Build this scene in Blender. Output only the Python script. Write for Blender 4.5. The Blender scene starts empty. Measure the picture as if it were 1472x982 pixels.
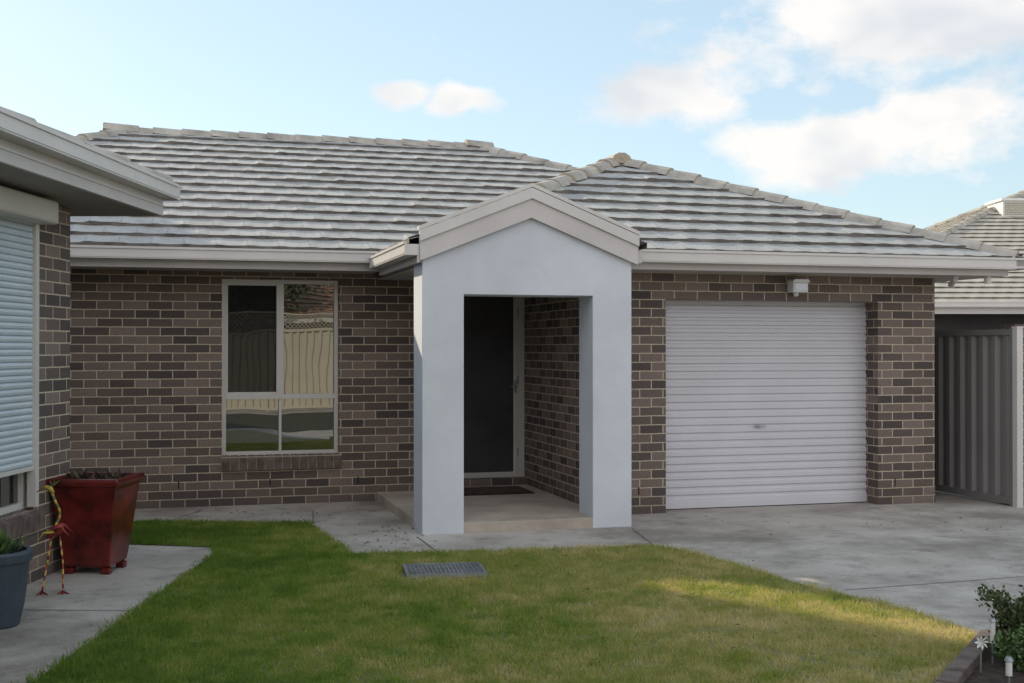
import bpy, bmesh, math, random
import numpy as np
from mathutils import Vector, Matrix
random.seed(7); rng=np.random.default_rng(7)
S=bpy.context.scene
S.view_settings.view_transform='Standard'; S.view_settings.look='None'; S.view_settings.exposure=0
R=math.radians

# ---------------------------------------------------------------- materials
def newmat(name):
    m=bpy.data.materials.new(name); m.use_nodes=True
    nt=m.node_tree; b=nt.nodes['Principled BSDF']
    return m,nt,b
def N(nt,t,**k):
    n=nt.nodes.new(t)
    for a,v in k.items(): setattr(n,a,v)
    return n
def noise(nt,vec,scale,detail=4,rough=.6):
    n=N(nt,'ShaderNodeTexNoise'); n.inputs['Scale'].default_value=scale
    n.inputs['Detail'].default_value=detail; n.inputs['Roughness'].default_value=rough
    if vec is not None: nt.links.new(vec,n.inputs['Vector'])
    return n.outputs['Fac']
def ramp(nt,fac,stops):
    r=N(nt,'ShaderNodeValToRGB'); e=r.color_ramp.elements
    while len(e)<len(stops): e.new(.5)
    for i,(p,c) in enumerate(stops):
        e[i].position=p; e[i].color=(*c,1) if len(c)==3 else c
    nt.links.new(fac,r.inputs['Fac']); return r.outputs['Color']
def mix(nt,fac,a,b,mode='MIX'):
    m=N(nt,'ShaderNodeMix',data_type='RGBA',blend_type=mode)
    for s,v in ((0,fac),(6,a),(7,b)):
        if hasattr(v,'is_linked'): nt.links.new(v,m.inputs[s])
        else: m.inputs[s].default_value=v if s==0 else (*v,1)
    return m.outputs[2]
def math_(nt,op,a,b=None,c=None,clamp=False):
    m=N(nt,'ShaderNodeMath',operation=op); m.use_clamp=clamp
    for i,v in enumerate((a,b,c)):
        if v is None: continue
        if hasattr(v,'is_linked'): nt.links.new(v,m.inputs[i])
        else: m.inputs[i].default_value=v
    return m.outputs[0]
def bump(nt,h,b,strength=.3,dist=.01):
    n=N(nt,'ShaderNodeBump'); n.inputs['Strength'].default_value=strength; n.inputs['Distance'].default_value=dist
    nt.links.new(h,n.inputs['Height']); nt.links.new(n.outputs[0],b.inputs['Normal'])
def objc(nt): return N(nt,'ShaderNodeTexCoord').outputs['Object']

def plain(name,col,rough=.5,var=.08,scale=3,metal=0,bmp=0,bscale=80,dirt=0):
    m,nt,b=newmat(name); o=objc(nt)
    f=noise(nt,o,scale,4)
    d=tuple(c*(1-var*2) for c in col); l=tuple(min(1,c*(1+var)) for c in col)
    c=ramp(nt,f,[(.3,d),(.7,l)])
    if dirt:
        f2=noise(nt,o,scale*6,5,.7)
        c=mix(nt,math_(nt,'MULTIPLY',ramp(nt,f2,[(.55,(0,0,0)),(.75,(1,1,1))]),dirt),c,tuple(x*.55 for x in col))
    nt.links.new(c,b.inputs['Base Color']); b.inputs['Roughness'].default_value=rough; b.inputs['Metallic'].default_value=metal
    if bmp: bump(nt,noise(nt,o,bscale,2),b,bmp,.004)
    return m

def brickmat(name,c1,c2,mortar,dark):
    m,nt,b=newmat(name); uv=N(nt,'ShaderNodeUVMap').outputs[0]
    wob=N(nt,'ShaderNodeTexNoise'); wob.inputs['Scale'].default_value=9; wob.inputs['Detail'].default_value=1; nt.links.new(uv,wob.inputs['Vector'])
    vm=N(nt,'ShaderNodeVectorMath',operation='MULTIPLY_ADD'); nt.links.new(wob.outputs['Color'],vm.inputs[0])
    vm.inputs[1].default_value=(.006,.006,0); nt.links.new(uv,vm.inputs[2])
    t=N(nt,'ShaderNodeTexBrick'); nt.links.new(vm.outputs[0],t.inputs['Vector'])
    t.inputs['Scale'].default_value=1; t.inputs['Brick Width'].default_value=.24; t.inputs['Row Height'].default_value=.0862
    t.inputs['Mortar Size'].default_value=.0058; t.inputs['Mortar Smooth'].default_value=.25; t.inputs['Bias'].default_value=0
    t.inputs['Color1'].default_value=(0,0,0,1); t.inputs['Color2'].default_value=(1,1,1,1); t.inputs['Mortar'].default_value=(.5,.5,.5,1)
    bc=ramp(nt,t.outputs['Color'],[(0,dark),(.22,tuple((x+y)/2 for x,y in zip(dark,c1))),(.45,c1),(.72,c2),(1,tuple(x*1.28 for x in c2))])
    n1=noise(nt,uv,60,4,.75); n2=noise(nt,uv,1.1,3)
    bc=mix(nt,.7,bc,ramp(nt,n1,[(.3,(.30,.30,.31)),(.7,(.75,.73,.71))]),'OVERLAY')
    bc=mix(nt,.4,bc,ramp(nt,n2,[(.3,(.38,.38,.38)),(.7,(.62,.6,.58))]),'OVERLAY')
    mc=mix(nt,.6,mortar,ramp(nt,noise(nt,uv,25,3,.7),[(.3,(.3,.3,.3)),(.7,(.62,.62,.62))]),'OVERLAY')
    c=mix(nt,t.outputs['Fac'],bc,mc)
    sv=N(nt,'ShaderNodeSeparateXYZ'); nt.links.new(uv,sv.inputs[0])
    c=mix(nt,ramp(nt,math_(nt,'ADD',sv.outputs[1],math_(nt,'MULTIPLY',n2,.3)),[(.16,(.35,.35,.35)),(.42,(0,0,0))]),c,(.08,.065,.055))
    nt.links.new(c,b.inputs['Base Color']); b.inputs['Roughness'].default_value=.88
    h=math_(nt,'ADD',math_(nt,'MULTIPLY',t.outputs['Fac'],-1.0),math_(nt,'MULTIPLY',n1,.35))
    bump(nt,h,b,.7,.008); return m
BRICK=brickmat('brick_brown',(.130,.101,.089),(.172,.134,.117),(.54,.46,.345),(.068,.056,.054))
BRICKS=plain('brick_sill',(.145,.110,.096),.85,.25,9,bmp=.3)
MORTAR=plain('mortar',(.42,.36,.28),.9,.1,20)

def tilemat(name,a,bb,stain_and_lap):
    m,nt,b=newmat(name); uv=N(nt,'ShaderNodeUVMap').outputs[0]; o=objc(nt)
    fl=N(nt,'ShaderNodeVectorMath',operation='FLOOR'); nt.links.new(uv,fl.inputs[0])
    wn=N(nt,'ShaderNodeTexWhiteNoise',noise_dimensions='3D'); nt.links.new(fl.outputs[0],wn.inputs['Vector'])
    c=ramp(nt,wn.outputs['Value'],[(0,a),(1,bb)])
    f=noise(nt,o,4,5,.72)
    c=mix(nt,math_(nt,'MULTIPLY',ramp(nt,f,[(.5,(0,0,0)),(.68,(1,1,1))]),.42),c,stain_and_lap)
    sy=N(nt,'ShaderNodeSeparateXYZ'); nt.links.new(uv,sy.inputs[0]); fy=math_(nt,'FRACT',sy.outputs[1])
    c=mix(nt,math_(nt,'MULTIPLY',ramp(nt,fy,[(.68,(0,0,0)),(.9,(1,1,1))]),.5),c,stain_and_lap)  # darker towards the top of each course
    fx=math_(nt,'FRACT',sy.outputs[0])
    c=mix(nt,math_(nt,'MULTIPLY',ramp(nt,fx,[(.0,(1,1,1)),(.05,(0,0,0)),(.96,(0,0,0)),(1,(1,1,1))]),.45),c,stain_and_lap)
    f2=noise(nt,o,45,4,.75)
    c=mix(nt,.5,c,ramp(nt,f2,[(.32,(.3,.3,.3)),(.68,(.7,.7,.7))]),'OVERLAY')
    nt.links.new(c,b.inputs['Base Color']); b.inputs['Roughness'].default_value=.7; b.inputs['Specular IOR Level'].default_value=.35
    bump(nt,f2,b,.3,.004); return m
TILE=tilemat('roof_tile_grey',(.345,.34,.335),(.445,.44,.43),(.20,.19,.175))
TILE2=tilemat('roof_tile_beige',(.42,.38,.32),(.50,.45,.385),(.32,.28,.235))
TILE3=tilemat('roof_tile_terracotta',(.30,.15,.09),(.42,.22,.13),(.2,.11,.07))
LIP=plain('tile_edge_shade',(.15,.135,.12),.9,.3,6)  # front edges coloured darker: the shade between tile courses is painted in
CAP=plain('ridge_cap',(.44,.405,.355),.8,.2,4,bmp=.4,dirt=.5)
GUT=plain('gutter_paint',(.62,.59,.57),.35,.04,2,dirt=.15)
FASC=plain('fascia_paint',(.57,.535,.525),.4,.05,2,dirt=.12)
SOF=plain('soffit',(.43,.40,.37),.7,.04)
REND=plain('render_paint',(.62,.65,.705),.8,.06,1.3,bmp=.25,bscale=160,dirt=.14)
ALU=plain('window_frame',(.60,.58,.55),.35,.04,2)
DOORM=plain('roller_door_steel',(.60,.59,.63),.42,.035,1.2,dirt=.06)
WHITE=plain('white_plastic',(.76,.76,.74),.4,.04)
MESH=plain('screen_mesh',(.040,.040,.050),.6,.2,2)
DARK=plain('dark_void',(.015,.015,.015),.9)
STEEL=plain('galvanised_steel',(.33,.36,.38),.4,.15,12,metal=.6)
SHUT=plain('shutter_paint',(.56,.64,.69),.45,.04,2)
SHUTBOX=plain('shutter_box_paint',(.55,.51,.46),.45,.04,2)
PORCH=plain('porch_concrete',(.46,.395,.33),.8,.15,2.5,bmp=.3,dirt=.4)
MAT_=plain('door_mat_coir',(.075,.05,.035),.95,.4,30,bmp=.8)
MAT2=plain('door_mat_border',(.02,.018,.016),.95,.2,30,bmp=.5)
FENCE=plain('fence_steel_grey',(.225,.210,.208),.45,.06,1)
FENCEC=plain('fence_steel_cream',(.48,.44,.35),.6,.05,1)
POTR=plain('glazed_red_pot',(.13,.014,.011),.25,.4,5,dirt=.4)
POTB=plain('blue_grey_pot',(.045,.06,.085),.5,.15,5)
SOIL=plain('soil',(.045,.03,.02),.95,.4,30,bmp=1)
RED=plain('red_paint',(.26,.025,.02),.45,.3,20); YEL=plain('yellow_paint',(.50,.36,.06),.45,.3,20)
BARK=plain('bark',(.12,.09,.07),.9,.3,10,bmp=.8)
SHADEW=plain('wall_painted_shade',(.035,.033,.035),.8)  # neighbour's walls, their shade painted in as a near-black colour
LITTER=plain('dry_leaf',(.09,.05,.025),.9,.4,40)
def leafmat(name,a,b_):
    m,nt,b=newmat(name); o=objc(nt)
    c=ramp(nt,noise(nt,o,35,3),[(.3,a),(.7,b_)]); nt.links.new(c,b.inputs['Base Color']); b.inputs['Roughness'].default_value=.6
    return m
LEAF=leafmat('foliage',(.025,.045,.015),(.08,.11,.035)); LEAF2=leafmat('succulent_leaf',(.05,.10,.03),(.13,.20,.06))

def glassmat():
    m=bpy.data.materials.new('window_glass'); m.use_nodes=True; nt=m.node_tree; nt.nodes.clear()
    o=N(nt,'ShaderNodeOutputMaterial'); d=N(nt,'ShaderNodeBsdfDiffuse'); g=N(nt,'ShaderNodeBsdfGlossy'); x=N(nt,'ShaderNodeMixShader')
    tc=N(nt,'ShaderNodeTexCoord').outputs['Object']
    c=ramp(nt,noise(nt,tc,2,3),[(.35,(.010,.010,.010)),(.65,(.024,.022,.019))]); nt.links.new(c,d.inputs['Color'])
    g.inputs['Color'].default_value=(.9,.92,.95,1); g.inputs['Roughness'].default_value=.01
    b=N(nt,'ShaderNodeBump'); b.inputs['Strength'].default_value=.10; b.inputs['Distance'].default_value=.02
    nt.links.new(noise(nt,tc,1.6,1),b.inputs['Height']); nt.links.new(b.outputs[0],g.inputs['Normal'])
    x.inputs[0].default_value=.27
    nt.links.new(d.outputs[0],x.inputs[1]); nt.links.new(g.outputs[0],x.inputs[2]); nt.links.new(x.outputs[0],o.inputs[0]); return m
GLASS=glassmat()

def concretemat():
    m,nt,b=newmat('concrete'); o=objc(nt)
    c=ramp(nt,noise(nt,o,.9,4,.65),[(.3,(.32,.29,.255)),(.5,(.42,.385,.35)),(.7,(.50,.465,.425))])
    s=ramp(nt,noise(nt,o,.55,5,.7),[(.47,(0,0,0)),(.62,(1,1,1))])
    c=mix(nt,math_(nt,'MULTIPLY',s,.72),c,(.165,.145,.125))
    s2=ramp(nt,noise(nt,o,3.1,5,.75),[(.52,(0,0,0)),(.68,(1,1,1))])
    c=mix(nt,math_(nt,'MULTIPLY',s2,.5),c,(.14,.115,.09))
    f=noise(nt,o,60,3,.8)
    c=mix(nt,.5,c,ramp(nt,f,[(.3,(.32,.32,.32)),(.7,(.68,.68,.68))]),'OVERLAY')
    nt.links.new(c,b.inputs['Base Color']); b.inputs['Roughness'].default_value=.8
    bump(nt,f,b,.35,.004); return m
CONC=concretemat()
JOINT=plain('joint_dark',(.14,.125,.11),.9,.3,10)

def grassmat(name,k,trans=False):
    m,nt,b=newmat(name); o=N(nt,'ShaderNodeNewGeometry').outputs['Position']
    lo=noise(nt,o,.8,3,.65); mid=noise(nt,o,4.5,5,.8); hi=noise(nt,o,160,1,.6)
    sx=N(nt,'ShaderNodeSeparateXYZ'); nt.links.new(o,sx.inputs[0])
    bias=math_(nt,'MULTIPLY_ADD',sx.outputs[0],.085,.09)
    f=math_(nt,'ADD',math_(nt,'MULTIPLY_ADD',lo,.9,bias),math_(nt,'MULTIPLY_ADD',mid,1.15,math_(nt,'MULTIPLY_ADD',hi,.7,-.94)))
    c=ramp(nt,f,[(.14,tuple(x*k for x in (.070,.125,.020))),(.38,tuple(x*k for x in (.135,.20,.034))),(.56,tuple(x*k for x in (.24,.245,.078))),(.82,tuple(x*k for x in (.40,.345,.20)))])
    nt.links.new(c,b.inputs['Base Color']); b.inputs['Roughness'].default_value=.6
    b.inputs['Specular IOR Level'].default_value=.25
    if trans:
        t=N(nt,'ShaderNodeBsdfTranslucent'); nt.links.new(mix(nt,1.0,c,(1.0,.93,.5),'MULTIPLY'),t.inputs['Color'])
        x=N(nt,'ShaderNodeMixShader'); x.inputs[0].default_value=.45
        nt.links.new(b.outputs[0],x.inputs[1]); nt.links.new(t.outputs[0],x.inputs[2]); nt.links.new(x.outputs[0],nt.nodes['Material Output'].inputs[0])
    return m
GRASS=grassmat('grass_blades',1.62,True); TURF=grassmat('turf_base',.6)
TURFD=plain('dark_turf',(.035,.045,.02),.95,.3,2)  # darker green-brown turf for the lawn behind the camera
GROUND=plain('ground_dry_grass',(.16,.15,.08),.95,.3,.3)

# ---------------------------------------------------------------- geometry helpers
class MB:
    def __init__(s): s.v=[];s.f=[];s.m=[];s.uv=[];s.mats=[]
    def mi(s,m):
        if m not in s.mats: s.mats.append(m)
        return s.mats.index(m)
    def face(s,pts,mat,uv=None):
        i=len(s.v); s.v+= [tuple(p) for p in pts]; s.f.append(tuple(range(i,i+len(pts)))); s.m.append(s.mi(mat)); s.uv.append(uv)
    def box(s,a,b,mat):
        (x0,x1),(y0,y1),(z0,z1)=[sorted((a[i],b[i])) for i in range(3)]
        P=[(x0,y0,z0),(x1,y0,z0),(x1,y1,z0),(x0,y1,z0),(x0,y0,z1),(x1,y0,z1),(x1,y1,z1),(x0,y1,z1)]
        for q in ((0,3,2,1),(4,5,6,7),(0,1,5,4),(1,2,6,5),(2,3,7,6),(3,0,4,7)): s.face([P[k] for k in q],mat)
    def prism_y(s,poly,y0,y1,mat):
        n=len(poly); s.face([(x,y0,z) for x,z in poly],mat); s.face([(x,y1,z) for x,z in reversed(poly)],mat)
        for i in range(n):
            a=poly[i]; b=poly[(i+1)%n]; s.face([(b[0],y0,b[1]),(a[0],y0,a[1]),(a[0],y1,a[1]),(b[0],y1,b[1])],mat)
    def prism_z(s,poly,z0,z1,mat):
        n=len(poly); s.face([(x,y,z1) for x,y in poly],mat); s.face([(x,y,z0) for x,y in reversed(poly)],mat)
        for i in range(n):
            a=poly[i]; b=poly[(i+1)%n]; s.face([(a[0],a[1],z0),(b[0],b[1],z0),(b[0],b[1],z1),(a[0],a[1],z1)],mat)
    def tube(s,pts,rad,mat,n=8):
        pts=[Vector(p) for p in pts]; rings=[]
        for i,p in enumerate(pts):
            d=(pts[min(i+1,len(pts)-1)]-pts[max(i-1,0)]).normalized()
            a=d.cross(Vector((0,0,1)) if abs(d.z)<.9 else Vector((1,0,0))).normalized(); b=d.cross(a)
            r=rad[i] if isinstance(rad,(list,tuple)) else rad
            rings.append([p+a*r*math.cos(2*math.pi*k/n)+b*r*math.sin(2*math.pi*k/n) for k in range(n)])
        for i in range(len(rings)-1):
            for k in range(n): s.face([rings[i][k],rings[i][(k+1)%n],rings[i+1][(k+1)%n],rings[i+1][k]],mat)
        s.face(rings[0][::-1],mat); s.face(rings[-1],mat)
    def build(s,name,parent=None,bevel=0,smooth=False,merge=False):
        me=bpy.data.meshes.new(name); me.from_pydata(s.v,[],s.f)
        for m in s.mats: me.materials.append(m)
        me.polygons.foreach_set('material_index',s.m)
        ul=me.uv_layers.new(name='UVMap'); me.update()
        for p in me.polygons:
            uv=s.uv[p.index]; n=p.normal
            for j,li in enumerate(p.loop_indices):
                if uv: ul.data[li].uv=uv[j]; continue
                c=me.vertices[me.loops[li].vertex_index].co
                if abs(n.z)>.75: ul.data[li].uv=(c.x,c.y+50)
                elif abs(n.x)>abs(n.y): ul.data[li].uv=(c.y+.06,c.z)
                else: ul.data[li].uv=(c.x,c.z)
        if merge or bevel or smooth:
            bm=bmesh.new(); bm.from_mesh(me); bmesh.ops.remove_doubles(bm,verts=bm.verts,dist=1e-5); bm.to_mesh(me); bm.free()
        if smooth:
            for p in me.polygons: p.use_smooth=True
        o=bpy.data.objects.new(name,me); S.collection.objects.link(o)
        if parent: o.parent=parent
        if bevel:
            md=o.modifiers.new('b','BEVEL'); md.width=bevel; md.segments=2; md.limit_method='ANGLE'
        return o
def empty(name,loc=(0,0,0),rz=0):
    e=bpy.data.objects.new(name,None); e.location=loc; e.rotation_euler=(0,0,rz); S.collection.objects.link(e); return e

TAN=.414
def slope(name,parent,org,along,up,z0,length,run,planes,mat,gauge=.30,step=.05,tw=.30,tan=TAN,lift=.033):
    """sawtooth tile courses. org=(x,y) start of eave; along, up = unit 2D vectors"""
    me=bpy.data.meshes.new(name); bm=bmesh.new(); ul=bm.loops.layers.uv.new('UVMap')
    n=int(length/step)+1; C=int(math.ceil(run/gauge))
    al=Vector((*along,0)); u2=Vector((*up,0)); O=Vector((*org,0))
    for c in range(C):
        off=(c%2)*tw/2; r0=c*gauge; r1=r0+gauge+.015
        rows=[[],[],[]]; 
        jit={}
        for i in range(n):
            x=i*step; ti=math.floor((x+off)/tw+1e-6); fr=((x+off)/tw)%1
            if fr>.999: fr=0
            if ti not in jit:
                odd=random.random()<.06
                jit[ti]=(random.uniform(-.002,.002)+(.007 if odd else 0),random.uniform(-.003,.003)-(.010 if odd else 0))
            j,jr=jit[ti]
            prof=.0010*math.cos(2*math.pi*fr)+(.0040 if fr<.17 else 0)
            b=O+al*x
            rows[0].append(bm.verts.new(b+u2*(r0+jr+.004)+Vector((0,0,z0+tan*r0-.012))))
            rows[1].append(bm.verts.new(b+u2*(r0+jr)+Vector((0,0,z0+tan*r0+lift+prof+j))))
            rows[2].append(bm.verts.new(b+u2*r1+Vector((0,0,z0+tan*r1+.002+prof))))
        for k in range(2):
            for i in range(n-1):
                vs=[rows[k][i],rows[k][i+1],rows[k+1][i+1],rows[k+1][i]]
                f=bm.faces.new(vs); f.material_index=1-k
                for l,(xx,yy) in zip(f.loops,((i,.1),(i+1,.1),(i+1,.9),(i,.9))):
                    l[ul].uv=((xx*step+off)/tw, c+yy)
    for co,no in planes:
        g=bm.verts[:]+bm.edges[:]+bm.faces[:]
        bmesh.ops.bisect_plane(bm,geom=g,plane_co=co,plane_no=no,clear_outer=True,dist=1e-6)
    bmesh.ops.recalc_face_normals(bm,faces=bm.faces)
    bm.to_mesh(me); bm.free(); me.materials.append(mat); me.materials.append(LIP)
    o=bpy.data.objects.new(name,me); S.collection.objects.link(o); o.parent=parent; return o
def caps(name,parent,p0,p1,mat=None,L=.36,w=1.0):
    p0=Vector(p0);p1=Vector(p1); d=p1-p0; n=max(1,int(round(d.length/L))); d/=n; dn=d.normalized()
    s=dn.cross(Vector((0,0,1))).normalized(); u=s.cross(dn)
    mb=MB(); prof=[(-.125,-.055),(-.09,.008),(-.035,.04),(.035,.04),(.09,.008),(.125,-.055)]
    for i in range(n):
        a=p0+d*i-dn*.02; b=p0+d*(i+1)+dn*.02
        jr=random.uniform(-.006,.006); js=random.uniform(-.006,.006)
        A=[a+s*(x*w*1.06+js)+u*(z*w+.022+jr) for x,z in prof]; B=[b+s*(x*w*.95+js)+u*(z*w+.002) for x,z in prof]
        A2=[a+s*(x*w*.95+js)+u*(z*w-.004+jr) for x,z in prof]
        for k in range(5):
            mb.face([A[k],A[k+1],B[k+1],B[k]],mat or CAP); mb.face([A2[k],A2[k+1],A[k+1],A[k]],MORTAR)
        mb.face(A2,MORTAR); mb.face(B[::-1],MORTAR)
    return mb.build(name,parent)
def gut(mb,a,b,top,side,ax,mat=None,w=.11,h=.115):
    mat=mat or GUT
    if ax==0:
        y=a[1]; mb.box((a[0],y,top-h),(b[0],y+side*w,top-.022),mat); mb.box((a[0],y+side*(w-.014),top-.022),(b[0],y+side*(w+.010),top),mat)
        mb.box((a[0],y,top-.04),(b[0],y+side*.012,top-.01),mat)
        mb.box((a[0],y+side*w,top-h+.012),(b[0],y+side*(w+.005),top-h+.03),mat)
    else:
        x=a[0]; mb.box((x,a[1],top-h),(x+side*w,b[1],top-.022),mat); mb.box((x+side*(w-.014),a[1],top-.022),(x+side*(w+.010),b[1],top),mat)
        mb.box((x+side*w,a[1],top-h+.012),(x+side*(w+.005),b[1],top-h+.03),mat)

def hip_roof(parent,x0,x1,y0,y1,z0,mat,sides='FLBR',gauge=.30,step=.1,pre='roof'):
    hw=min(x1-x0,y1-y0)/2; q=.7071
    def pl(l): return [(Vector(c),Vector(n)) for c,n in l]
    if 'F' in sides: slope(pre+'_slope_front',parent,(x0,y0),(1,0),(0,1),z0,x1-x0,hw,pl([((x0,y0,0),(-q,q,0)),((x1,y0,0),(q,q,0)),((0,y0+hw,0),(0,1,0))]),mat,gauge,step)
    if 'B' in sides: slope(pre+'_slope_back',parent,(x0,y1),(1,0),(0,-1),z0,x1-x0,hw,pl([((x0,y1,0),(-q,-q,0)),((x1,y1,0),(q,-q,0)),((0,y1-hw,0),(0,-1,0))]),mat,gauge,step)
    if 'L' in sides: slope(pre+'_slope_left',parent,(x0,y0),(0,1),(1,0),z0,y1-y0,hw,pl([((x0,y0,0),(q,-q,0)),((x0,y1,0),(q,q,0)),((x0+hw,0,0),(1,0,0))]),mat,gauge,step)
    if 'R' in sides: slope(pre+'_slope_right',parent,(x1,y0),(0,1),(-1,0),z0,y1-y0,hw,pl([((x1,y0,0),(-q,-q,0)),((x1,y1,0),(-q,q,0)),((x1-hw,0,0),(-1,0,0))]),mat,gauge,step)
    zr=z0+TAN*hw
    if x1-x0>=y1-y0: ra=(x0+hw,y0+hw,zr); rb=(x1-hw,y0+hw,zr); cs=[((x0,y0),ra),((x0,y1),ra),((x1,y0),rb),((x1,y1),rb)]
    else: ra=(x0+hw,y0+hw,zr); rb=(x0+hw,y1-hw,zr); cs=[((x0,y0),ra),((x1,y0),ra),((x0,y1),rb),((x1,y1),rb)]
    for k,(c,r) in enumerate(cs): caps(pre+'_hip_%d'%k,parent,(c[0],c[1],z0+.03),(r[0],r[1],r[2]+.03))
    if (Vector(ra)-Vector(rb)).length>.3: caps(pre+'_ridge',parent,(ra[0],ra[1],ra[2]+.03),(rb[0],rb[1],rb[2]+.03))

# ================================================================ MAIN HOUSE (local frame rotated 15.6 deg)
YAW=R(15.6)
H=empty('brick_house',(0,0,0),YAW)
VM=12.6; VG=10.9
w=MB()
wu0,wu1,wz0,wz1=.476,1.655,.50,2.30
T=.23
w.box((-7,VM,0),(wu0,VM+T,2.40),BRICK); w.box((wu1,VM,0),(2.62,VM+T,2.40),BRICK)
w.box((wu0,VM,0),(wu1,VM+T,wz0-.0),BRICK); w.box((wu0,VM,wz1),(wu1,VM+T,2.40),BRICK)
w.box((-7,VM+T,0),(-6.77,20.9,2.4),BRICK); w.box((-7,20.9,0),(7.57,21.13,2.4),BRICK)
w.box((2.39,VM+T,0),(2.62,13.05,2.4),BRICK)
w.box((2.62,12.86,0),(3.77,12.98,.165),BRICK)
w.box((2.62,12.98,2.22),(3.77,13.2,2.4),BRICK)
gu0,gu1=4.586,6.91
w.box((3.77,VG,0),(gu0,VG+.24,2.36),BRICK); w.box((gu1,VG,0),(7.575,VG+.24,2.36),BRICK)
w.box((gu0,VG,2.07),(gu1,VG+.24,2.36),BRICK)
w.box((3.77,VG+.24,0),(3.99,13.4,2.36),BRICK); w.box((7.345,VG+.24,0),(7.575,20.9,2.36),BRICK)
w.build('walls',H)
w=MB(); w.box((3.80,10.555,0),(3.935,10.898,2.36),REND); w.build('portal_return',H)
w=MB()
for u,z in ((.05,.19),(.95,.19),(1.85,.19),(-.8,.19),(7.1,.19),(4.3,.19)):
    vv=VM if u<3 else VG
    w.box((u,vv-.003,z),(u+.012,vv+.01,z+.075),DARK)
w.build('weep_holes',H)
w=MB(); yf=VM+.06
fr=.04
w.box((wu0,yf,wz0),(wu0+fr,yf+.06,wz1),ALU); w.box((wu1-fr,yf,wz0),(wu1,yf+.06,wz1),ALU)
w.box((wu0+fr,yf,wz1-fr),(wu1-fr,yf+.06,wz1),ALU); w.box((wu0+fr,yf,wz0),(wu1-fr,yf+.06,wz0+fr),ALU)
w.box((wu0+fr,yf-.004,1.075),(wu1-fr,yf+.06,1.125),ALU)
mx=1.063
w.box((mx-.04,yf-.004,1.125),(mx+.035,yf+.06,wz1-fr),ALU); w.box((mx-.015,yf,wz0+fr),(mx+.012,yf+.06,1.075),ALU)
w.box((wu0+fr,yf+.012,1.125),(wu0+fr+.022,yf+.05,wz1-fr),ALU); w.box((wu0+fr+.022,yf+.012,1.125),(mx-.04,yf+.05,1.147),ALU); w.box((wu0+fr+.022,yf+.012,wz1-fr-.022),(mx-.04,yf+.05,wz1-fr),ALU)
w.build('window_frame',H,bevel=.003)
w=MB()
w.box((wu0+fr,yf+.05,wz0+fr),(wu1-fr,yf+.058,1.075),GLASS); w.box((mx+.035,yf+.05,1.125),(wu1-fr,yf+.058,wz1-fr),GLASS)
w.box((wu0+fr+.022,yf+.05,1.147),(mx-.04,yf+.058,wz1-fr-.022),GLASS)
w.build('window_glass',H)
m=bpy.data.materials.new('insect_screen'); m.use_nodes=True; nt=m.node_tree; nt.nodes.clear()
o_=N(nt,'ShaderNodeOutputMaterial'); a_=N(nt,'ShaderNodeBsdfTransparent'); b_=N(nt,'ShaderNodeBsdfDiffuse'); b_.inputs[0].default_value=(.022,.022,.026,1); x_=N(nt,'ShaderNodeMixShader'); x_.inputs[0].default_value=.66
nt.links.new(a_.outputs[0],x_.inputs[1]); nt.links.new(b_.outputs[0],x_.inputs[2]); nt.links.new(x_.outputs[0],o_.inputs[0])
w=MB(); w.face([(wu0+fr+.022,yf+.03,1.147),(mx-.04,yf+.03,1.147),(mx-.04,yf+.03,wz1-fr-.022),(wu0+fr+.022,yf+.03,wz1-fr-.022)],m); w.build('fly_screen',H)
def sill(parent,u0,u1,y,z,proj=.035,axis=0,name='window_sill'):
    w=MB(); n=int(round((u1-u0)/.0862)); st=(u1-u0)/n
    for i in range(n):
        a=u0+i*st+.005; b=u0+(i+1)*st-.005
        j=random.uniform(-.003,.003)
        pts=[(y-proj,z-.145),(y-proj-.01,z-.03),(y+.07,z+.012),(y+.07,z-.12)]
        if axis==0:
            L=[(a,p[0]+j,p[1]) for p in pts]; Rr=[(b,p[0]+j,p[1]) for p in pts]
        else:
            L=[(-(p[0]),a,p[1]) for p in pts]; Rr=[(-(p[0]),b,p[1]) for p in pts]
        w.face(L,BRICKS); w.face(Rr[::-1],BRICKS)
        for k in range(4): w.face([L[k],Rr[k],Rr[(k+1)%4],L[(k+1)%4]],BRICKS)
    if axis==0:
        w.box((u0,y-proj+.006,z-.14),(u1,y-.001,z-.035),MORTAR)
        w.box((u0,y-.001,z-.03),(u1,y+.06,z-.002),MORTAR)
    else: w.box((-(y-proj+.006),u0,z-.14),(-(y-.001),u1,z-.035),MORTAR)
    o=w.build(name,parent,bevel=.004); return o
sill(H,wu0-.005,wu1+.03,VM,.50)
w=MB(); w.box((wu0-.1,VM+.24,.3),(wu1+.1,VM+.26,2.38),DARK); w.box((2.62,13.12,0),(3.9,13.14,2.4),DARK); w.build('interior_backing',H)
w=MB(); dv=12.98
w.box((2.72,dv,.165),(2.77,dv+.09,2.22),ALU); w.box((3.68,dv,.165),(3.768,dv+.09,2.22),ALU); w.box((2.77,dv,2.17),(3.68,dv+.09,2.22),ALU); w.box((2.62,dv-.002,.165),(2.72,dv+.1,2.22),BRICK)
w.box((2.77,dv+.01,.165),(3.68,dv+.04,.225),ALU)
w.box((2.78,dv+.012,.225),(2.815,dv+.045,2.165),ALU); w.box((3.645,dv+.012,.225),(3.68,dv+.045,2.165),ALU)
w.box((2.815,dv+.02,.225),(3.645,dv+.03,2.165),MESH)
w.box((3.652,dv-.015,1.10),(3.672,dv+.012,1.24),STEEL); w.box((3.61,dv-.035,1.16),(3.67,dv-.02,1.18),STEEL)
for z in (.4,1.2,1.95): w.box((3.682,dv-.006,z),(3.70,dv+.0,z+.09),STEEL)
w.build('front_door',H,bevel=.002)
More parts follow.
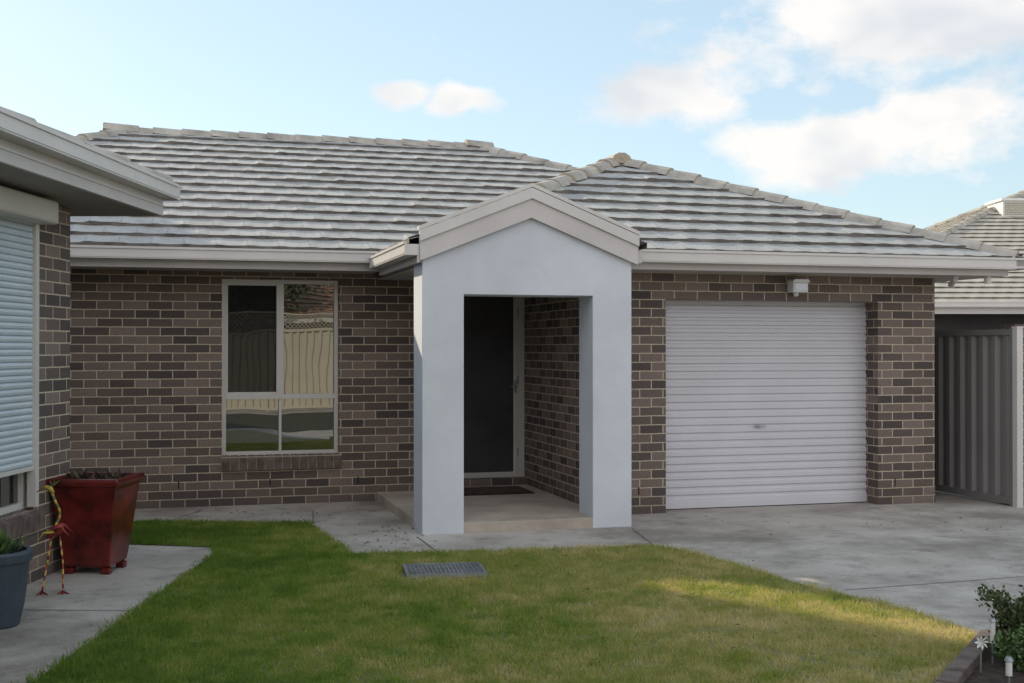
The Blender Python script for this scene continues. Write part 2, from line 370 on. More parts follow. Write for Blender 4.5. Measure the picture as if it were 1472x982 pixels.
w=MB(); w.box((2.05,10.172,0),(3.768,12.858,.095),PORCH)
w.build('porch_slab',H,bevel=.006)
w=MB(); w.box((2.78,12.02,.0965),(3.60,12.60,.108),MAT2); w.box((2.83,12.07,.108),(3.55,12.55,.118),MAT_); w.build('door_mat',H,bevel=.003)
w=MB(); w.box((2.42,10.56,2.31),(3.768,12.97,2.33),SOF); w.box((2.06,10.56,2.31),(2.42,12.59,2.33),SOF); w.build('porch_ceiling',H)
w=MB()
outl=[(2.045,0),(2.41,0),(2.41,2.06),(3.583,2.06),(3.583,0),(3.95,0),(3.95,2.40),(3.0,2.79),(2.045,2.40)]
w.prism_y(outl,10.17,10.55,REND)
o=w.build('portal',H,bevel=.006)
w=MB()
cu=3.005
def barge(w,sgn,z_lo,z_hi,y0,y1,half,mat,zend=2.34):
    A=(cu+sgn*half,zend+z_lo);B=(cu,zend+z_lo+half*.398);C=(cu,zend+z_hi+half*.398);D=(cu+sgn*half,zend+z_hi)
    p=[A,B,C,D] if sgn<0 else [B,A,D,C]
    w.prism_y(p,y0,y1,mat)
for s_ in (-1,1):
    barge(w,s_,0,.262,10.125,10.168,.99,FASC)
    barge(w,s_,.262,.295,10.10,10.20,1.0,GUT)
    barge(w,s_,.165,.259,10.105,10.124,.995,GUT)
w.build('barge_boards',H)
w=MB()
gut(w,(-7.6,12.1),(1.97,12.1),2.56,-1,0)
gut(w,(4.02,10.45),(8.24,10.45),2.50,-1,0)
gut(w,(8.13,10.34),(8.13,21),2.50,1,1)
w.box((8.10,10.345,2.385),(8.25,10.36,2.50),GUT)
gut(w,(1.99,10.10),(1.99,12.0),2.50,-1,1)
w.box((4.0,10.30,2.37),(4.10,10.335,2.52),GUT)
w.build('gutters',H)
w=MB()
w.box((-7.5,12.103,2.37),(1.99,12.125,2.55),FASC); w.box((-7.5,12.125,2.372),(2.0,12.598,2.392),SOF)
w.box((4.0,10.453,2.325),(8.12,10.475,2.48),FASC); w.box((3.96,10.475,2.327),(8.1,10.898,2.345),SOF)
w.box((8.10,10.476,2.325),(8.125,21,2.48),FASC); w.box((7.578,10.9,2.327),(8.099,21,2.345),SOF)
w.box((1.992,10.13,2.325),(2.012,12.1,2.48),FASC); w.box((2.013,10.175,2.327),(2.043,12.1,2.345),SOF)
w.box((-6.9,12.8,2.41),(7.4,21,2.43),SOF)
w.build('fascia_and_soffit',H)
w=MB(); w.tube([(7.62,10.62,2.36),(7.62,10.62,2.29),(7.66,10.75,2.24)],.03,GUT); w.tube([(7.95,10.55,2.33),(7.95,10.55,2.25)],.035,WHITE); w.build('overflow_pipe',H)
q=.7071
V=Vector
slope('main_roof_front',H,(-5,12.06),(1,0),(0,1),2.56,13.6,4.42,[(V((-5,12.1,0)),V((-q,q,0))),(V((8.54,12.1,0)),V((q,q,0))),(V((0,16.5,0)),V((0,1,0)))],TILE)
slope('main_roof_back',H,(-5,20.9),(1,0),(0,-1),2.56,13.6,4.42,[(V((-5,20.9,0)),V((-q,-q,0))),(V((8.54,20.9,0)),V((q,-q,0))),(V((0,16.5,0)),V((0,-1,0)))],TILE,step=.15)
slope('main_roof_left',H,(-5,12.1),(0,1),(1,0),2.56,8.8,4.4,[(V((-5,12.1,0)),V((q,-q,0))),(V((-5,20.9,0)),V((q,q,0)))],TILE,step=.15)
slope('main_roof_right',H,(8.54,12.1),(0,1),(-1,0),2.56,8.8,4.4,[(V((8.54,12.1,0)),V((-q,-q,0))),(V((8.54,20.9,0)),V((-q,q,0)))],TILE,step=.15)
zr=2.56+TAN*4.4+.03
caps('main_ridge',H,(-.6,16.5,zr),(4.14,16.5,zr)); caps('main_hip_a',H,(-5,12.1,2.59),(-.6,16.5,zr)); caps('main_hip_b',H,(8.54,12.1,2.59),(4.14,16.5,zr))
caps('main_ridge_end_a',H,(-.85,16.5,zr+.03),(-.45,16.5,zr+.03)); caps('main_ridge_end_b',H,(3.95,16.5,zr+.03),(4.3,16.5,zr+.03))
ax,ay=5.09,13.61; az_=2.5+TAN*3.16
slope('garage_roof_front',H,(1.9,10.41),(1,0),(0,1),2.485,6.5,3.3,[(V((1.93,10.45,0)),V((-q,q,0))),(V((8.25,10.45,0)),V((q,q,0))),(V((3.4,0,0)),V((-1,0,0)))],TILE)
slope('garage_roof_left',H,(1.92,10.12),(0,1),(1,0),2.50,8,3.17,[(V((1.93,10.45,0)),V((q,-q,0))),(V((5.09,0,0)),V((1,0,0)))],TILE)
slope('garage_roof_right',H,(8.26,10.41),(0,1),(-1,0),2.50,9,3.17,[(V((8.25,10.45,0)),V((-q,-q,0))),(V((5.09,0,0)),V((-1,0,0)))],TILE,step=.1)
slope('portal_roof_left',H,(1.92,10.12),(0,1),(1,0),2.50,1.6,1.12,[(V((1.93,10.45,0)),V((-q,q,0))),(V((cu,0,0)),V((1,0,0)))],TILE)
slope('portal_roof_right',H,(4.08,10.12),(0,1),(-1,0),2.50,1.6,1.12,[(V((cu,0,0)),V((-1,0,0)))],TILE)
caps('garage_hip_left',H,(3.0,11.52,2.5+TAN*1.07+.04),(ax,ay,az_+.03)); caps('garage_hip_right',H,(8.22,10.48,2.53),(ax,ay,az_+.03))
caps('garage_ridge',H,(ax,ay,az_+.03),(ax,15.3,az_+.03)); caps('garage_apex_cap',H,(ax,ay-.18,az_+.035),(ax,ay+.15,az_+.06))
caps('portal_ridge',H,(cu,10.15,2.93),(cu,11.6,2.95),w=.8)
w=MB(); dvv=11.13; pitch=.0765; prof=[(0,0),(.012,-.014),(.045,-.014),(.057,0)]
zs=[]; zz=.06
while zz<2.08:
    for a,b in prof: zs.append((zz+a,b))
    zz+=pitch
for i in range(len(zs)-1):
    (za,ya),(zb,yb)=zs[i],zs[i+1]
    w.face([(gu0-.03,dvv+ya,za),(gu1+.03,dvv+ya,za),(gu1+.03,dvv+yb,zb),(gu0-.03,dvv+yb,zb)],DOORM)
w.box((gu0-.0,dvv-.022,.012),(gu1-.0,dvv+.01,.075),DOORM)
w.box((gu0+.01,dvv-.026,.0),(gu1-.01,dvv-.0,.012),DARK)
w.box((5.66,dvv-.030,.80),(5.69,dvv-.014,.825),STEEL); w.box((5.62,dvv-.038,.808),(5.76,dvv-.030,.818),STEEL)
w.build('roller_door',H)
w=MB(); lu=5.95
w.box((lu-.05,VG-.03,2.16),(lu+.05,VG-.001,2.26),WHITE); w.box((lu-.08,VG-.16,2.15),(lu+.08,VG-.035,2.245),WHITE)
w.prism_y([(lu-.095,2.245),(lu+.095,2.245),(lu+.075,2.275),(lu-.075,2.275)],VG-.18,VG-.03,WHITE)
w.box((lu-.065,VG-.164,2.165),(lu+.065,VG-.1605,2.235),GLASS); w.tube([(lu,VG-.06,2.15),(lu,VG-.07,2.115)],[.03,.024],WHITE)
w.build('wall_light',H,bevel=.006)

# ================================================================ LEFT HOUSE
L=empty('brick_house',(-3.24,8.9,0),R(-2.1))
w=MB()
w.box((-.24,-.6,0),(0,0,2.62),BRICK); w.box((-.24,-14,0),(0,-2.9,2.62),BRICK); w.box((-.24,-2.9,0),(0,-.6,.50),BRICK); w.box((-.24,-2.9,2.46),(0,-.6,2.62),BRICK)
w.box((-9,-.24,0),(-.24,0,2.62),BRICK); w.box((-9,-14,0),(-8.76,-.24,2.62),BRICK); w.box((-8.76,-14,0),(-.24,-13.76,2.62),BRICK)
w.build('walls',L)
w=MB()
zz=.80
while zz<2.46:
    n=[( -.012,zz),(.004,zz+.006),(.010,zz+.022),(.004,zz+.038),(-.012,zz+.044)]
    for i in range(4):
        a=n[i];b=n[i+1]; w.face([(a[0],-2.88,a[1]),(a[0],-.63,a[1]),(b[0],-.63,b[1]),(b[0],-2.88,b[1])][::-1],SHUT)
    zz+=.044
w.box((-.02,-2.88,.77),(.014,-.63,.80),ALU)
w.box((-.03,-.655,.52),(.03,-.60,2.46),ALU); w.box((-.03,-2.92,.52),(.03,-2.88,2.46),ALU)
w.build('roller_shutter',L)
w=MB(); w.box((.002,-3.0,2.44),(.17,-.60,2.598),SHUTBOX); w.build('shutter_box',L,bevel=.02)
w=MB(); w.box((-.12,-2.9,.50),(-.06,-.6,.55),ALU); w.box((-.12,-.66,.55),(-.06,-.6,2.46),ALU); w.box((-.12,-1.42,.55),(-.06,-1.38,2.4),ALU); w.box((-.10,-2.9,.55),(-.09,-.66,2.46),GLASS); w.build('window',L)
sill(L,-2.93,-.52,0,.50,axis=1)
w=MB()
gut(w,(.50,-14.5),(.50,.60),2.875,1,1); 
w.box((-9.5,.58,2.76),(.60,.69,2.853),GUT); w.box((-9.5,.676,2.853),(.61,.70,2.875),GUT)
w.box((.47,-14.5,2.63),(.498,.58,2.86),FASC); w.box((-9.5,.552,2.63),(.47,.578,2.86),FASC)
w.box((.499,-14.5,2.70),(.506,.58,2.715),GUT)
w.build('gutters_and_fascia',L)
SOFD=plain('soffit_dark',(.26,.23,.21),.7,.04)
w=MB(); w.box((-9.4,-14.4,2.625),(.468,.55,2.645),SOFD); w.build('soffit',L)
hip_roof(L,-9.5,.5,-14.5,.6,2.86,TILE,step=.15)

# ================================================================ RIGHT / BEHIND HOUSES
K=empty('brick_house',(0,0,0),0)
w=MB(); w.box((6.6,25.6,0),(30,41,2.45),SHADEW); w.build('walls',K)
w=MB(); gut(w,(6.0,25),(30.6,25),2.55,-1,0); w.box((6.0,25,2.3),(30.6,25.03,2.5),FASC); w.box((6,25.03,2.32),(30.5,25.6,2.34),SOF); w.build('gutter',K)
hip_roof(K,6,30.6,25,41.6,2.5,TILE2,step=.15,sides='FL')
w=MB(); x,y,z=13.0,31.4,4.93
w.box((x-.5,y-.5,z),(x+.5,y+.5,z+.42),WHITE)
for i in range(6): w.box((x-.45,y-.53,z+.07+i*.055),(x+.45,y-.501,z+.10+i*.055),FENCEC)
w.box((x-.55,y-.55,z+.42),(x+.55,y+.55,z+.48),WHITE); w.box((x-.3,y-.3,z-.6),(x+.3,y+.3,z),WHITE)
w.build('evaporative_cooler',K)

def colorfence(name,parent,p0,p1,h,mat,rib=.19,zb=.02,amp=.018):
    p0=V((*p0,0));p1=V((*p1,0)); d=(p1-p0); Ln=d.length; d.normalize(); n=V((-d.y,d.x,0)); w=MB(); x=0; pts=[]
    while x<Ln:
        for a,b in ((0,-1),(.28,-1),(.42,1),(.72,1),(.86,-1)): pts.append((x+a*rib,b*amp))
        x+=rib
    for i in range(len(pts)-1):
        a=p0+d*pts[i][0]+n*pts[i][1]; b=p0+d*pts[i+1][0]+n*pts[i+1][1]
        w.face([(a.x,a.y,zb),(b.x,b.y,zb),(b.x,b.y,h),(a.x,a.y,h)],mat)
    def beam(za,zb_,t):
        a=p0+n*t;b=p1+n*t;c=p1-n*t;e=p0-n*t
        lo=[(k.x,k.y,za) for k in (a,b,c,e)]; hi=[(k.x,k.y,zb_) for k in (a,b,c,e)]
        w.face(lo,mat); w.face(hi[::-1],mat)
        for k in range(4): w.face([lo[k],lo[(k+1)%4],hi[(k+1)%4],hi[k]],mat)
    beam(h-.03,h+.03,.028); beam(zb-.0,zb+.07,.028)
    x=0
    while x<Ln+.1:
        c=p0+d*min(x,Ln); w.box((c.x-.03,c.y-.03,0),(c.x+.03,c.y+.03,h+.045),mat); x+=2.4
    return w.build(name,parent)
Fz=empty('metal_fence',(0,0,0),YAW)
colorfence('panels',Fz,(8.16,10.42),(8.16,20.5),1.76,FENCE)
w=MB(); w.box((8.125,10.33,0),(8.195,10.40,1.80),GUT); w.box((8.12,10.325,1.80),(8.20,10.405,1.815),GUT); w.build('end_post',Fz)
P=empty('brick_pier',(0,0,0),YAW); w=MB(); w.box((8.21,10.47,0),(9.1,10.70,1.80),BRICK); w.box((8.205,10.465,1.80),(9.12,10.72,1.84),BRICKS); w.build('pier',P)

Fc=empty('metal_fence',(0,0,0),YAW)
colorfence('panels',Fc,(-12,-6.5),(20,-6.5),2.05,FENCEC)
w=MB()
for i in range(330):
    u=-12+i*.1
    for s_ in (-1,1): w.face([(u,-6.5,2.09),(u+.02,-6.5,2.09),(u+.02+s_*.38,-6.5,2.47),(u+s_*.38,-6.5,2.47)],FENCEC)
w.box((-12,-6.53,2.47),(20,-6.47,2.51),FENCEC); w.build('lattice_top',Fc)
B=empty('brick_house',(0,0,0),YAW)
w=MB(); w.box((-9,-19,0),(9,-11,2.4),BRICK); w.box((-9.4,-10.65,2.3),(9.4,-10.6,2.5),FASC); w.build('walls',B)
hip_roof(B,-9.5,9.5,-19.5,-10.5,2.5,TILE3,sides='BR',step=.15)

# added unseen block up-sun to the left, shaped so its shadow covers the lawn
A=empty('added_shade_block',(0,0,0),YAW)
w=MB(); fp=[(-19,21.6),(-5.16,21.6),(-8.45,27.3),(-19,27.3)]
w.prism_z(fp,0,9.8,BRICK); w.prism_z([(-19.1,21.5),(-5.1,21.5),(-8.4,27.4),(-19.1,27.4)],9.802,10.0,FASC); w.build('walls',A)
w=MB()
for fl in range(3):
    for i in range(5):
        u=-18.3+i*2.5; z=1+fl*3.0
        w.box((u,21.56,z),(u+1.3,21.59,z+1.25),ALU); w.box((u+.06,21.55,z+.06),(u+.62,21.558,z+1.19),GLASS); w.box((u+.68,21.55,z+.06),(u+1.24,21.558,z+1.19),GLASS)
w.build('windows',A)

# ================================================================ GROUND
def sheet(name,poly,z,mat,rz=0):
    w=MB(); w.face([(x,y,z) for x,y in poly],mat); o=w.build(name); o.rotation_euler=(0,0,rz); return o
sheet('ground',[(-400,-400),(400,-400),(400,600),(-400,600)],-.004,GROUND)
sheet('driveway',[(-14,-9),(22,-9),(22,24),(-14,24)],.004,CONC)
LAWN=[(-9,12.2),(-3.59,11.15),(-1.85,11.05),(-1.23,9.40),(-.09,9.53),(1.10,9.80),(1.36,9.5),(1.58,9.065),(1.99,8.09),(2.25,7.65),(2.48,7.15),(2.58,6.80),(2.52,6.5),(2.34,6.2),(2.06,5.79),(1.4,4.65),(.8,2),(-2.2,2),(-2.28,5.8),(-2.3,9.4),(-2.42,9.72),(-3.6,9.95),(-9,9.95)]
sheet('lawn',LAWN,.010,TURF)
sheet('lawn',[(-2.5,-4.6),(16,-4.6),(16,1.2),(-1.2,1.2)],.010,TURFD,YAW)
w=MB()
def strip(a,b,t=.005):
    a=V(a);b=V(b); d=(b-a).normalized(); n=V((-d.y,d.x))*t/1
    w.face([(a.x-n.x,a.y-n.y,.008),(b.x-n.x,b.y-n.y,.008),(b.x+n.x,b.y+n.y,.008),(a.x+n.x,a.y+n.y,.008)],JOINT)
strip((-3.05,12.0),(-3.15,11.1)); strip((-1.95,11.9),(-1.80,11.0)); strip((-.80,10.25),(-.58,9.48))
strip((1.06,10.72),(1.15,9.75)); strip((2.19,8.0),(6,9.3)); strip((-3.2,7.4),(-2.28,7.37))
w.build('pavement_joints')

def inpoly(x,y,poly):
    c=np.zeros(len(x),bool); n=len(poly); j=n-1
    for i in range(n):
        xi,yi=poly[i];xj,yj=poly[j]
        t=((yi>y)!=(yj>y))&(x<(xj-xi)*(y-yi)/(yj-yi+1e-12)+xi); c^=t; j=i
    return c
NB=440000
gx=rng.uniform(-4.4,2.75,NB); gy=rng.uniform(5.0,11.5,NB)
edge=.022+.02*np.sin(gx*9+gy*5)*np.sin(gy*11-gx*3)
jx=gx+rng.normal(0,1,NB)*edge; jy=gy+rng.normal(0,1,NB)*edge
ok=inpoly(jx,jy,LAWN)&~((np.abs(gx+.48)<.30)&(np.abs(gy-8.6)<.25))
cl3=np.sin(gx*6.3+np.sin(gy*5.1)*1.9+1)*np.sin(gy*7.9+np.sin(gx*4.2)*2.2)
ok&=~((cl3>.62)&(rng.random(NB)<.55)&(gx>-1.0))          # thin, worn spots
gx=gx[ok];gy=gy[ok]; n=len(gx)
cl=.5+.5*np.sin(gx*3.1+np.sin(gy*2.3)*1.7)*np.sin(gy*3.7+gx*1.3)
cl2=.5+.5*np.sin(gx*17+np.sin(gy*13)*2)*np.sin(gy*19+gx*5+np.sin(gx*7)*2)
h=rng.uniform(.012,.038,n)*(.5+.4*cl+.8*cl2); tall=rng.random(n)<.012; h=np.where(tall,h*1.8,h)
a=rng.uniform(0,2*np.pi,n); wd=rng.uniform(.0018,.0040,n)
lean=rng.uniform(.1,1.1,n)*h; la=rng.uniform(0,2*np.pi,n)
vs=np.empty((n,3,3)); vs[:,0]=np.stack([gx-np.cos(a)*wd,gy-np.sin(a)*wd,np.full(n,.010)],1); vs[:,1]=np.stack([gx+np.cos(a)*wd,gy+np.sin(a)*wd,np.full(n,.010)],1)
vs[:,2]=np.stack([gx+np.cos(la)*lean,gy+np.sin(la)*lean,.010+h],1)
me=bpy.data.meshes.new('grass'); me.vertices.add(n*3); me.vertices.foreach_set('co',vs.ravel())
me.loops.add(n*3); me.loops.foreach_set('vertex_index',np.arange(n*3)); me.polygons.add(n); me.polygons.foreach_set('loop_start',np.arange(0,n*3,3)); me.polygons.foreach_set('loop_total',np.full(n,3))
me.update(); me.materials.append(GRASS); o=bpy.data.objects.new('grass',me); S.collection.objects.link(o)
# leaf litter on paving and lawn
w=MB()
for i in range(150):
    if i<60: x,y,z=random.gauss(-1.05,.22),random.gauss(10.3,.45),.012
    elif i<95: x,y,z=random.uniform(-3.2,-1.3),random.gauss(11.75,.15),.012
    elif i<115: x,y,z=random.uniform(1.2,4.5),random.gauss(10.9,.35),.012
    else: x,y,z=random.uniform(-2.2,2.2),random.uniform(6,9.3),.04
    a=random.uniform(0,6.28); l=random.uniform(.008,.022); c,s_=math.cos(a)*l,math.sin(a)*l
    w.face([(x-c,y-s_,z),(x+s_*.4,y-c*.4,z+.005),(x+c,y+s_,z+.003),(x-s_*.4,y+c*.4,z+.008)],LITTER)
w.build('leaf_litter')

D=empty('drain_grate',(-.48,8.6,0),R(9)); w=MB(); hx,hy=.28,.22
w.box((-hx,-hy,.008),(hx,hy,.014),DARK)
w.box((-hx,-hy,.014),(hx,-hy+.02,.04),STEEL); w.box((-hx,hy-.02,.014),(hx,hy,.04),STEEL); w.box((-hx,-hy+.02,.014),(-hx+.02,hy-.02,.04),STEEL); w.box((hx-.02,-hy+.02,.014),(hx,hy-.02,.04),STEEL)
for i in range(1,18):
    x=-hx+.02+i*(2*hx-.04)/18; w.box((x-.003,-hy+.02,.014),(x+.003,hy-.02,.038),STEEL)
for i in range(1,5):
    y=-hy+i*2*hy/5; w.box((-hx+.02,y-.004,.018),(hx-.02,y+.004,.0385),STEEL)
w.build('grate',D)

# ================================================================ POTS & ORNAMENT
Pt=empty('red_planter_pot',(-2.985,8.72,.004),R(-4)); w=MB()
def ring(h_,z): return [(-h_,-h_,z),(h_,-h_,z),(h_,h_,z),(-h_,h_,z)]
levels=[(.15,.045),(.165,.07),(.17,.10),(.20,.33),(.232,.60),(.238,.62),(.255,.625),(.262,.66),(.255,.68),(.225,.68),(.215,.60)]
rs=[ring(*l) for l in levels]
w.face(rs[0][::-1],POTR)
for i in range(len(rs)-1):
    for k in range(4): w.face([rs[i][k],rs[i][(k+1)%4],rs[i+1][(k+1)%4],rs[i+1][k]],POTR)
for sx in (-1,1):
    for sy in (-1,1):
        w.box((sx*.165,sy*.165,0),(sx*.10,sy*.10,.045),POTR)
w.build('pot_body',Pt,bevel=.008)
w=MB(); w.face(ring(.218,.635),SOIL)
for i in range(90):
    x,y=random.uniform(-.18,.18),random.uniform(-.18,.18); r=random.uniform(.01,.04)
    a=random.uniform(0,6.28); b=(math.cos(a)*r*1.6,math.sin(a)*r*1.6)
    w.face([(x,y,.635),(x+b[1]*.5,y-b[0]*.5,.65),(x+b[0],y+b[1],.65+r*1.9),(x-b[1]*.5,y+b[0]*.5,.65)],random.choice([SOIL,SOIL,BARK,LEAF]))
w.build('soil_and_debris',Pt)

Pb=empty('blue_planter_pot',(-2.96,6.98,.004),0); w=MB(); n=28
lv=[(.115,0),(.125,.01),(.15,.12),(.168,.26),(.178,.37),(.192,.375),(.196,.42),(.19,.435),(.165,.435),(.16,.38)]
rg=[[(r*math.cos(2*math.pi*k/n),r*math.sin(2*math.pi*k/n),z) for k in range(n)] for r,z in lv]
w.face(rg[0][::-1],POTB)
for i in range(len(rg)-1):
    for k in range(n): w.face([rg[i][k],rg[i][(k+1)%n],rg[i+1][(k+1)%n],rg[i+1][k]],POTB)
w.face(rg[-1],SOIL); w.build('pot_body',Pb,smooth=False,merge=True)
w=MB()
for i in range(170):
    a=random.uniform(0,6.28); r=random.uniform(0,.15); el=random.uniform(.3,1.3); ln=random.uniform(.05,.12)
    c=V((r*math.cos(a),r*math.sin(a),.39+random.uniform(0,.08))); d=V((math.cos(a)*math.cos(el),math.sin(a)*math.cos(el),math.sin(el)))
    s_=d.cross(V((0,0,1))).normalized()*.011
    w.face([c-s_*.6,c+s_*.6,c+d*ln*.6+s_,c+d*ln,c+d*ln*.6-s_],LEAF2)
w.build('succulent',Pb)

O=empty('garden_bird_ornament',(-2.98,7.92,.004),R(10)); w=MB()
def striped(pts,r,segs=9,cols=(RED,YEL)):
    pts=[V(p) for p in pts]
    tot=len(pts)-1
    for i in range(segs):
        t0=i/segs*tot; t1=(i+1)/segs*tot
        def at(t):
            k=min(int(t),tot-1); return pts[k].lerp(pts[k+1],t-k)
        w.tube([at(t0),at(t1)],r,cols[i%2],8)
striped([(-.075,-.02,.015),(-.045,0,.20),(-.02,0,.37)],.0065,11); striped([(.055,-.02,.03),(.05,0,.20),(.03,0,.37)],.0065,11)
for fx,fz in ((-.075,.012),(.055,.012)):
    for a in (-.6,0,.6): w.tube([(fx,-.02,fz),(fx+.06*math.sin(a)+.01,-.02-.06*math.cos(a),.004)],[.007,.004],RED,6)
    w.tube([(fx,-.02,fz),(fx-.02,.03,.004)],.005,YEL,6)
w.tube([(-.05,0,.36),(-.025,0,.385),(.015,0,.41),(.04,0,.435),(.05,0,.45)],[.008,.026,.034,.022,.008],RED,12)
for s_ in (-1,1):
    w.tube([(.0,s_*.025,.41),(.05,s_*.06,.43),(.10,s_*.07,.38)],[.010,.009,.003],RED,6); w.tube([(.0,s_*.03,.40),(-.06,s_*.06,.40),(-.09,s_*.07,.35)],[.010,.007,.003],YEL,6)
striped([(.0,0,.43),(.03,0,.49),(.03,0,.54),(.0,0,.60),(-.02,0,.66)],.0085,9,(YEL,LEAF2,YEL))
w.tube([(-.01,0,.65),(-.03,0,.68),(-.055,0,.69),(-.08,0,.68)],[.010,.018,.013,.004],YEL,10)
w.tube([(-.08,0,.682),(-.115,0,.655)],[.006,.002],RED,6)
for a in (-.5,0,.5): w.tube([(-.02,0,.69),(.0+.05*a,a*.03,.73)],[.004,.002],LEAF2,6)
w.build('figure',O,smooth=True)

# ================================================================ GARDEN BED (bottom right)
bed=[(2.56,6.50),(2.39,6.17),(2.12,5.76),(1.5,4.6),(3.2,4.2),(3.9,5.6),(3.6,6.5),(3.0,6.72)]
sheet('garden_bed',bed,.014,SOIL)
E=empty('brick_edging',(0,0,0),0); w=MB(); path=[V((3.6,6.60)),V((3.0,6.78)),V((2.60,6.62)),V((2.39,6.26)),V((2.11,5.80)),V((1.46,4.65))]
for i in range(len(path)-1):
    a,b=path[i],path[i+1]; d=b-a; k=max(1,int(d.length/.21)); st_=d/k; dn=d.normalized(); nn=V((-dn.y,dn.x))*.045
    for j in range(k):
        p=a+st_*j+dn*.006; r_=a+st_*(j+1)-dn*.006; z=.06+random.uniform(-.004,.004)
        lo=[p-nn,r_-nn,r_+nn,p+nn]; A_=[(c.x,c.y,.0) for c in lo]; B_=[(c.x,c.y,z) for c in lo]
        w.face(B_,BRICKS)
        for m_ in range(4): w.face([A_[m_],A_[(m_+1)%4],B_[(m_+1)%4],B_[m_]],BRICKS)
w.build('edging_bricks',E,bevel=.006)
def shrub(name,loc,rad,hh,nleaf,mat,ls=.02):
    e=empty(name,loc,0); w=MB()
    for i in range(26):
        a=random.uniform(0,6.28); r=random.uniform(.2,.9)*rad; w.tube([(0,0,0),(r*.4*math.cos(a),r*.4*math.sin(a),hh*.5),(r*math.cos(a),r*math.sin(a),hh*random.uniform(.7,1))],[.006,.004,.002],BARK,5)
    w.build('stems',e); w=MB(); cl=[V((random.gauss(0,.45)*rad,random.gauss(0,.45)*rad,hh*random.uniform(.25,1))) for _ in range(40)]
    for i in range(nleaf):
        c=random.choice(cl)+V((random.gauss(0,rad*.13),random.gauss(0,rad*.13),random.gauss(0,rad*.13)))
        if c.z<.01: c.z=.02
        d=V((random.gauss(0,1),random.gauss(0,1),random.gauss(.6,.8))).normalized(); s_=d.cross(V((random.gauss(0,1),random.gauss(0,1),.3))).normalized()*ls*.28
        l=ls*random.uniform(.6,1.3); w.face([c,c+d*l*.5+s_,c+d*l,c+d*l*.5-s_],mat)
    w.build('leaves',e); return e
shrub('garden_shrub',(2.66,6.30,.014),.18,.28,3800,LEAF,.028)
shrub('garden_shrub',(2.54,5.96,.014),.14,.17,2400,LEAF2,.028)
shrub('garden_shrub',(2.84,6.05,.014),.2,.30,3000,LEAF,.03)
st=empty('pinwheel_stake',(2.29,5.94,.014),0); w=MB(); w.tube([(0,0,0),(0,0,.15)],.005,STEEL)
for k in range(8):
    a=k*math.pi/4; c,s_=math.cos(a)*.7,math.sin(a)*.7; w.face([(0,-.012,.15),(c*.03-s_*.012,-.016,.15+s_*.03+c*.012),(c*.055,-.02,.15+s_*.055),(c*.03+s_*.006,-.008,.15+s_*.03-c*.006)],WHITE)
w.build('pinwheel',st)
st=empty('solar_garden_light',(2.42,6.12,.014),0); w=MB(); w.tube([(0,0,0),(0,0,.10)],.006,STEEL); w.tube([(0,0,.10),(0,0,.21)],.013,WHITE,12); w.tube([(0,0,.21),(0,0,.222)],[.02,.014],STEEL,12); w.build('lamp',st)
st=empty('solar_garden_light',(2.33,5.70,.014),0); w=MB(); w.tube([(0,0,0),(0,0,.05)],.006,STEEL); w.tube([(0,0,.05),(0,0,.12)],.015,WHITE,12); w.tube([(0,0,.12),(0,0,.135)],[.022,.015],STEEL,12); w.build('lamp',st)

def tree(loc,hh,rad):
    e=empty('tree',loc,0); w=MB(); w.tube([(0,0,0),(.1,0,hh*.3),(0,.1,hh*.6)],[.18,.13,.06],BARK,10)
    tips=[]
    for i in range(11):
        a=i*2.4; z=hh*random.uniform(.5,.95); r=rad*random.uniform(.4,.9); t=V((r*math.cos(a),r*math.sin(a),z)); tips.append(t)
        w.tube([(0,.0,hh*.35),t*.55+V((0,0,hh*.2)),t],[.06,.04,.015],BARK,6)
    w.build('trunk',e); w=MB()
    for i in range(4000):
        c=random.choice(tips)+V([random.gauss(0,rad*.24) for _ in range(3)]); d=V([random.gauss(0,1) for _ in range(3)]).normalized(); s_=d.cross(V((.3,.5,.8))).normalized()*.05
        w.face([c,c+d*.08+s_,c+d*.18,c+d*.08-s_],LEAF)
    w.build('foliage',e)
tree((5.2,-9.6,0),4.6,1.5)

# ================================================================ LIGHT
az=R(30+15.6); el=R(26.6)
sd=V((-math.sin(az)*math.cos(el),math.cos(az)*math.cos(el),math.sin(el)))
sl=bpy.data.lights.new('sun','SUN'); sl.energy=5.0; sl.angle=R(.5); sl.color=(1,.87,.64)
so=bpy.data.objects.new('sun',sl); so.rotation_euler=sd.to_track_quat('Z','Y').to_euler(); S.collection.objects.link(so)
W=bpy.data.worlds.new('World'); S.world=W; W.use_nodes=True; nt=W.node_tree; bg=nt.nodes['Background']
STR=.15; bg.inputs['Strength'].default_value=STR
sky=N(nt,'ShaderNodeTexSky',sky_type='NISHITA'); sky.sun_disc=False; sky.sun_elevation=el; sky.sun_rotation=-az
sky.air_density=1.0; sky.dust_density=.4; sky.ozone_density=1.2
tc=N(nt,'ShaderNodeTexCoord').outputs['Generated']; sp=N(nt,'ShaderNodeSeparateXYZ'); nt.links.new(tc,sp.inputs[0])
mp=N(nt,'ShaderNodeMapping'); mp.inputs['Scale'].default_value=(1,1,1.6); nt.links.new(tc,mp.inputs[0])
dn_=N(nt,'ShaderNodeTexNoise'); dn_.inputs['Scale'].default_value=9; dn_.inputs['Detail'].default_value=2; nt.links.new(mp.outputs[0],dn_.inputs['Vector'])
dsx=N(nt,'ShaderNodeSeparateXYZ'); nt.links.new(dn_.outputs['Color'],dsx.inputs[0])
A_=math_(nt,'ADD',math_(nt,'ARCTAN2',sp.outputs[0],sp.outputs[1]),math_(nt,'MULTIPLY_ADD',dsx.outputs[0],.12,-.06))
E_=math_(nt,'ADD',math_(nt,'ARCSINE',sp.outputs[2]),math_(nt,'MULTIPLY_ADD',dsx.outputs[1],.06,-.03))
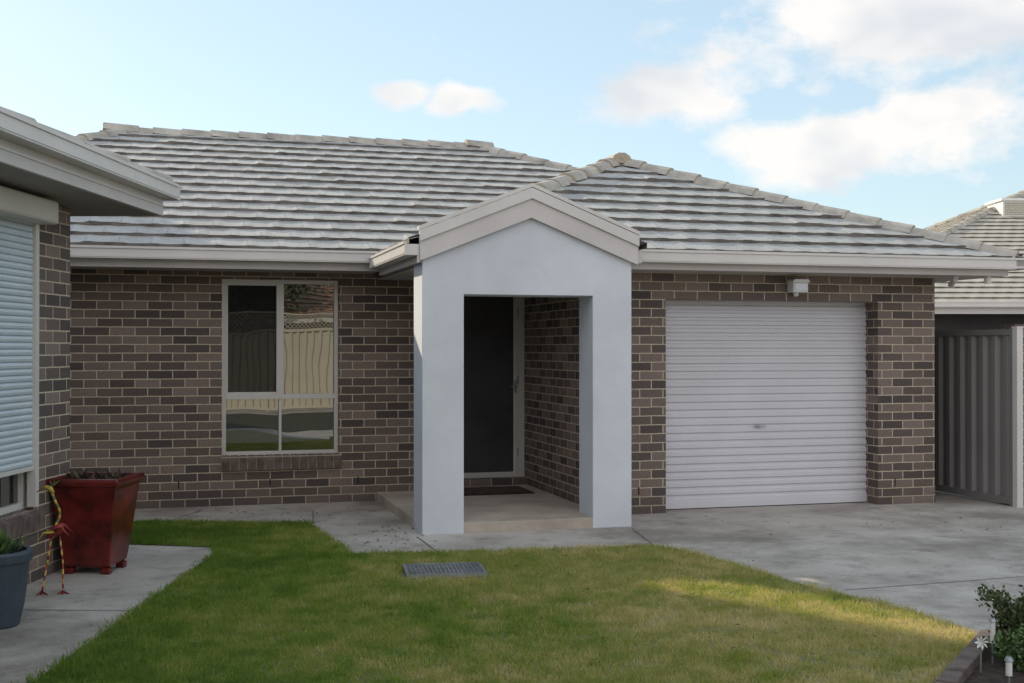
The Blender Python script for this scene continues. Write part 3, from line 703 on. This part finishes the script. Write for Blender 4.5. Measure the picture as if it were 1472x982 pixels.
blobs=[(.34,.270,.27,.10),(.20,.305,.17,.045),(.27,.158,.15,.046),(.34,.182,.12,.042),(.125,.202,.10,.040),(-.03,.196,.055,.020),(-.10,.200,.045,.018)]
tot=None
for a0,e0,ww,hh in blobs:
    dx=math_(nt,'DIVIDE',math_(nt,'SUBTRACT',A_,a0),ww); dy=math_(nt,'DIVIDE',math_(nt,'SUBTRACT',E_,e0),hh)
    r=math_(nt,'SQRT',math_(nt,'ADD',math_(nt,'MULTIPLY',dx,dx),math_(nt,'MULTIPLY',dy,dy)))
    b=math_(nt,'SUBTRACT',1.0,r,clamp=True)
    tot=b if tot is None else math_(nt,'MAXIMUM',tot,b)
nz=noise(nt,mp.outputs[0],13,6,.62)
d=math_(nt,'ADD',math_(nt,'MULTIPLY',tot,1.5),math_(nt,'MULTIPLY_ADD',nz,2.2,-1.45))
cf=math_(nt,'MULTIPLY',d,2.0,clamp=True)
shade=noise(nt,mp.outputs[0],7,3,.6)
cc=ramp(nt,shade,[(.36,(.78,.81,.85)),(.54,(1.03,1.0,.97))])
vm=N(nt,'ShaderNodeVectorMath',operation='SCALE'); nt.links.new(cc,vm.inputs[0]); vm.inputs['Scale'].default_value=1.0/STR
hz=mix(nt,.50,sky.outputs[0],tuple(c/STR for c in (.74,.93,1.0)))
c=mix(nt,math_(nt,'MULTIPLY',cf,.95),hz,vm.outputs[0])
back_fill=math_(nt,'MULTIPLY_ADD',sp.outputs[1],-1.6,.15,clamp=True)  # extra bright sky behind the camera, added to fill the facade
back_fill=math_(nt,'MULTIPLY',back_fill,ramp(nt,noise(nt,tc,2.5,2),[(.3,(.55,.55,.55)),(.6,(1,1,1))]))
c=mix(nt,back_fill,c,tuple(x/STR for x in (1.25,1.25,1.29)))
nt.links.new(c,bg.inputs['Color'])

# ================================================================ CAMERA
cam=bpy.data.cameras.new('camera'); cam.lens=42.68; cam.sensor_width=36; cam.clip_end=1500
co=bpy.data.objects.new('camera',cam); co.location=(0,0,1.6); co.rotation_euler=(R(90.3),0,0); S.collection.objects.link(co); S.camera=co
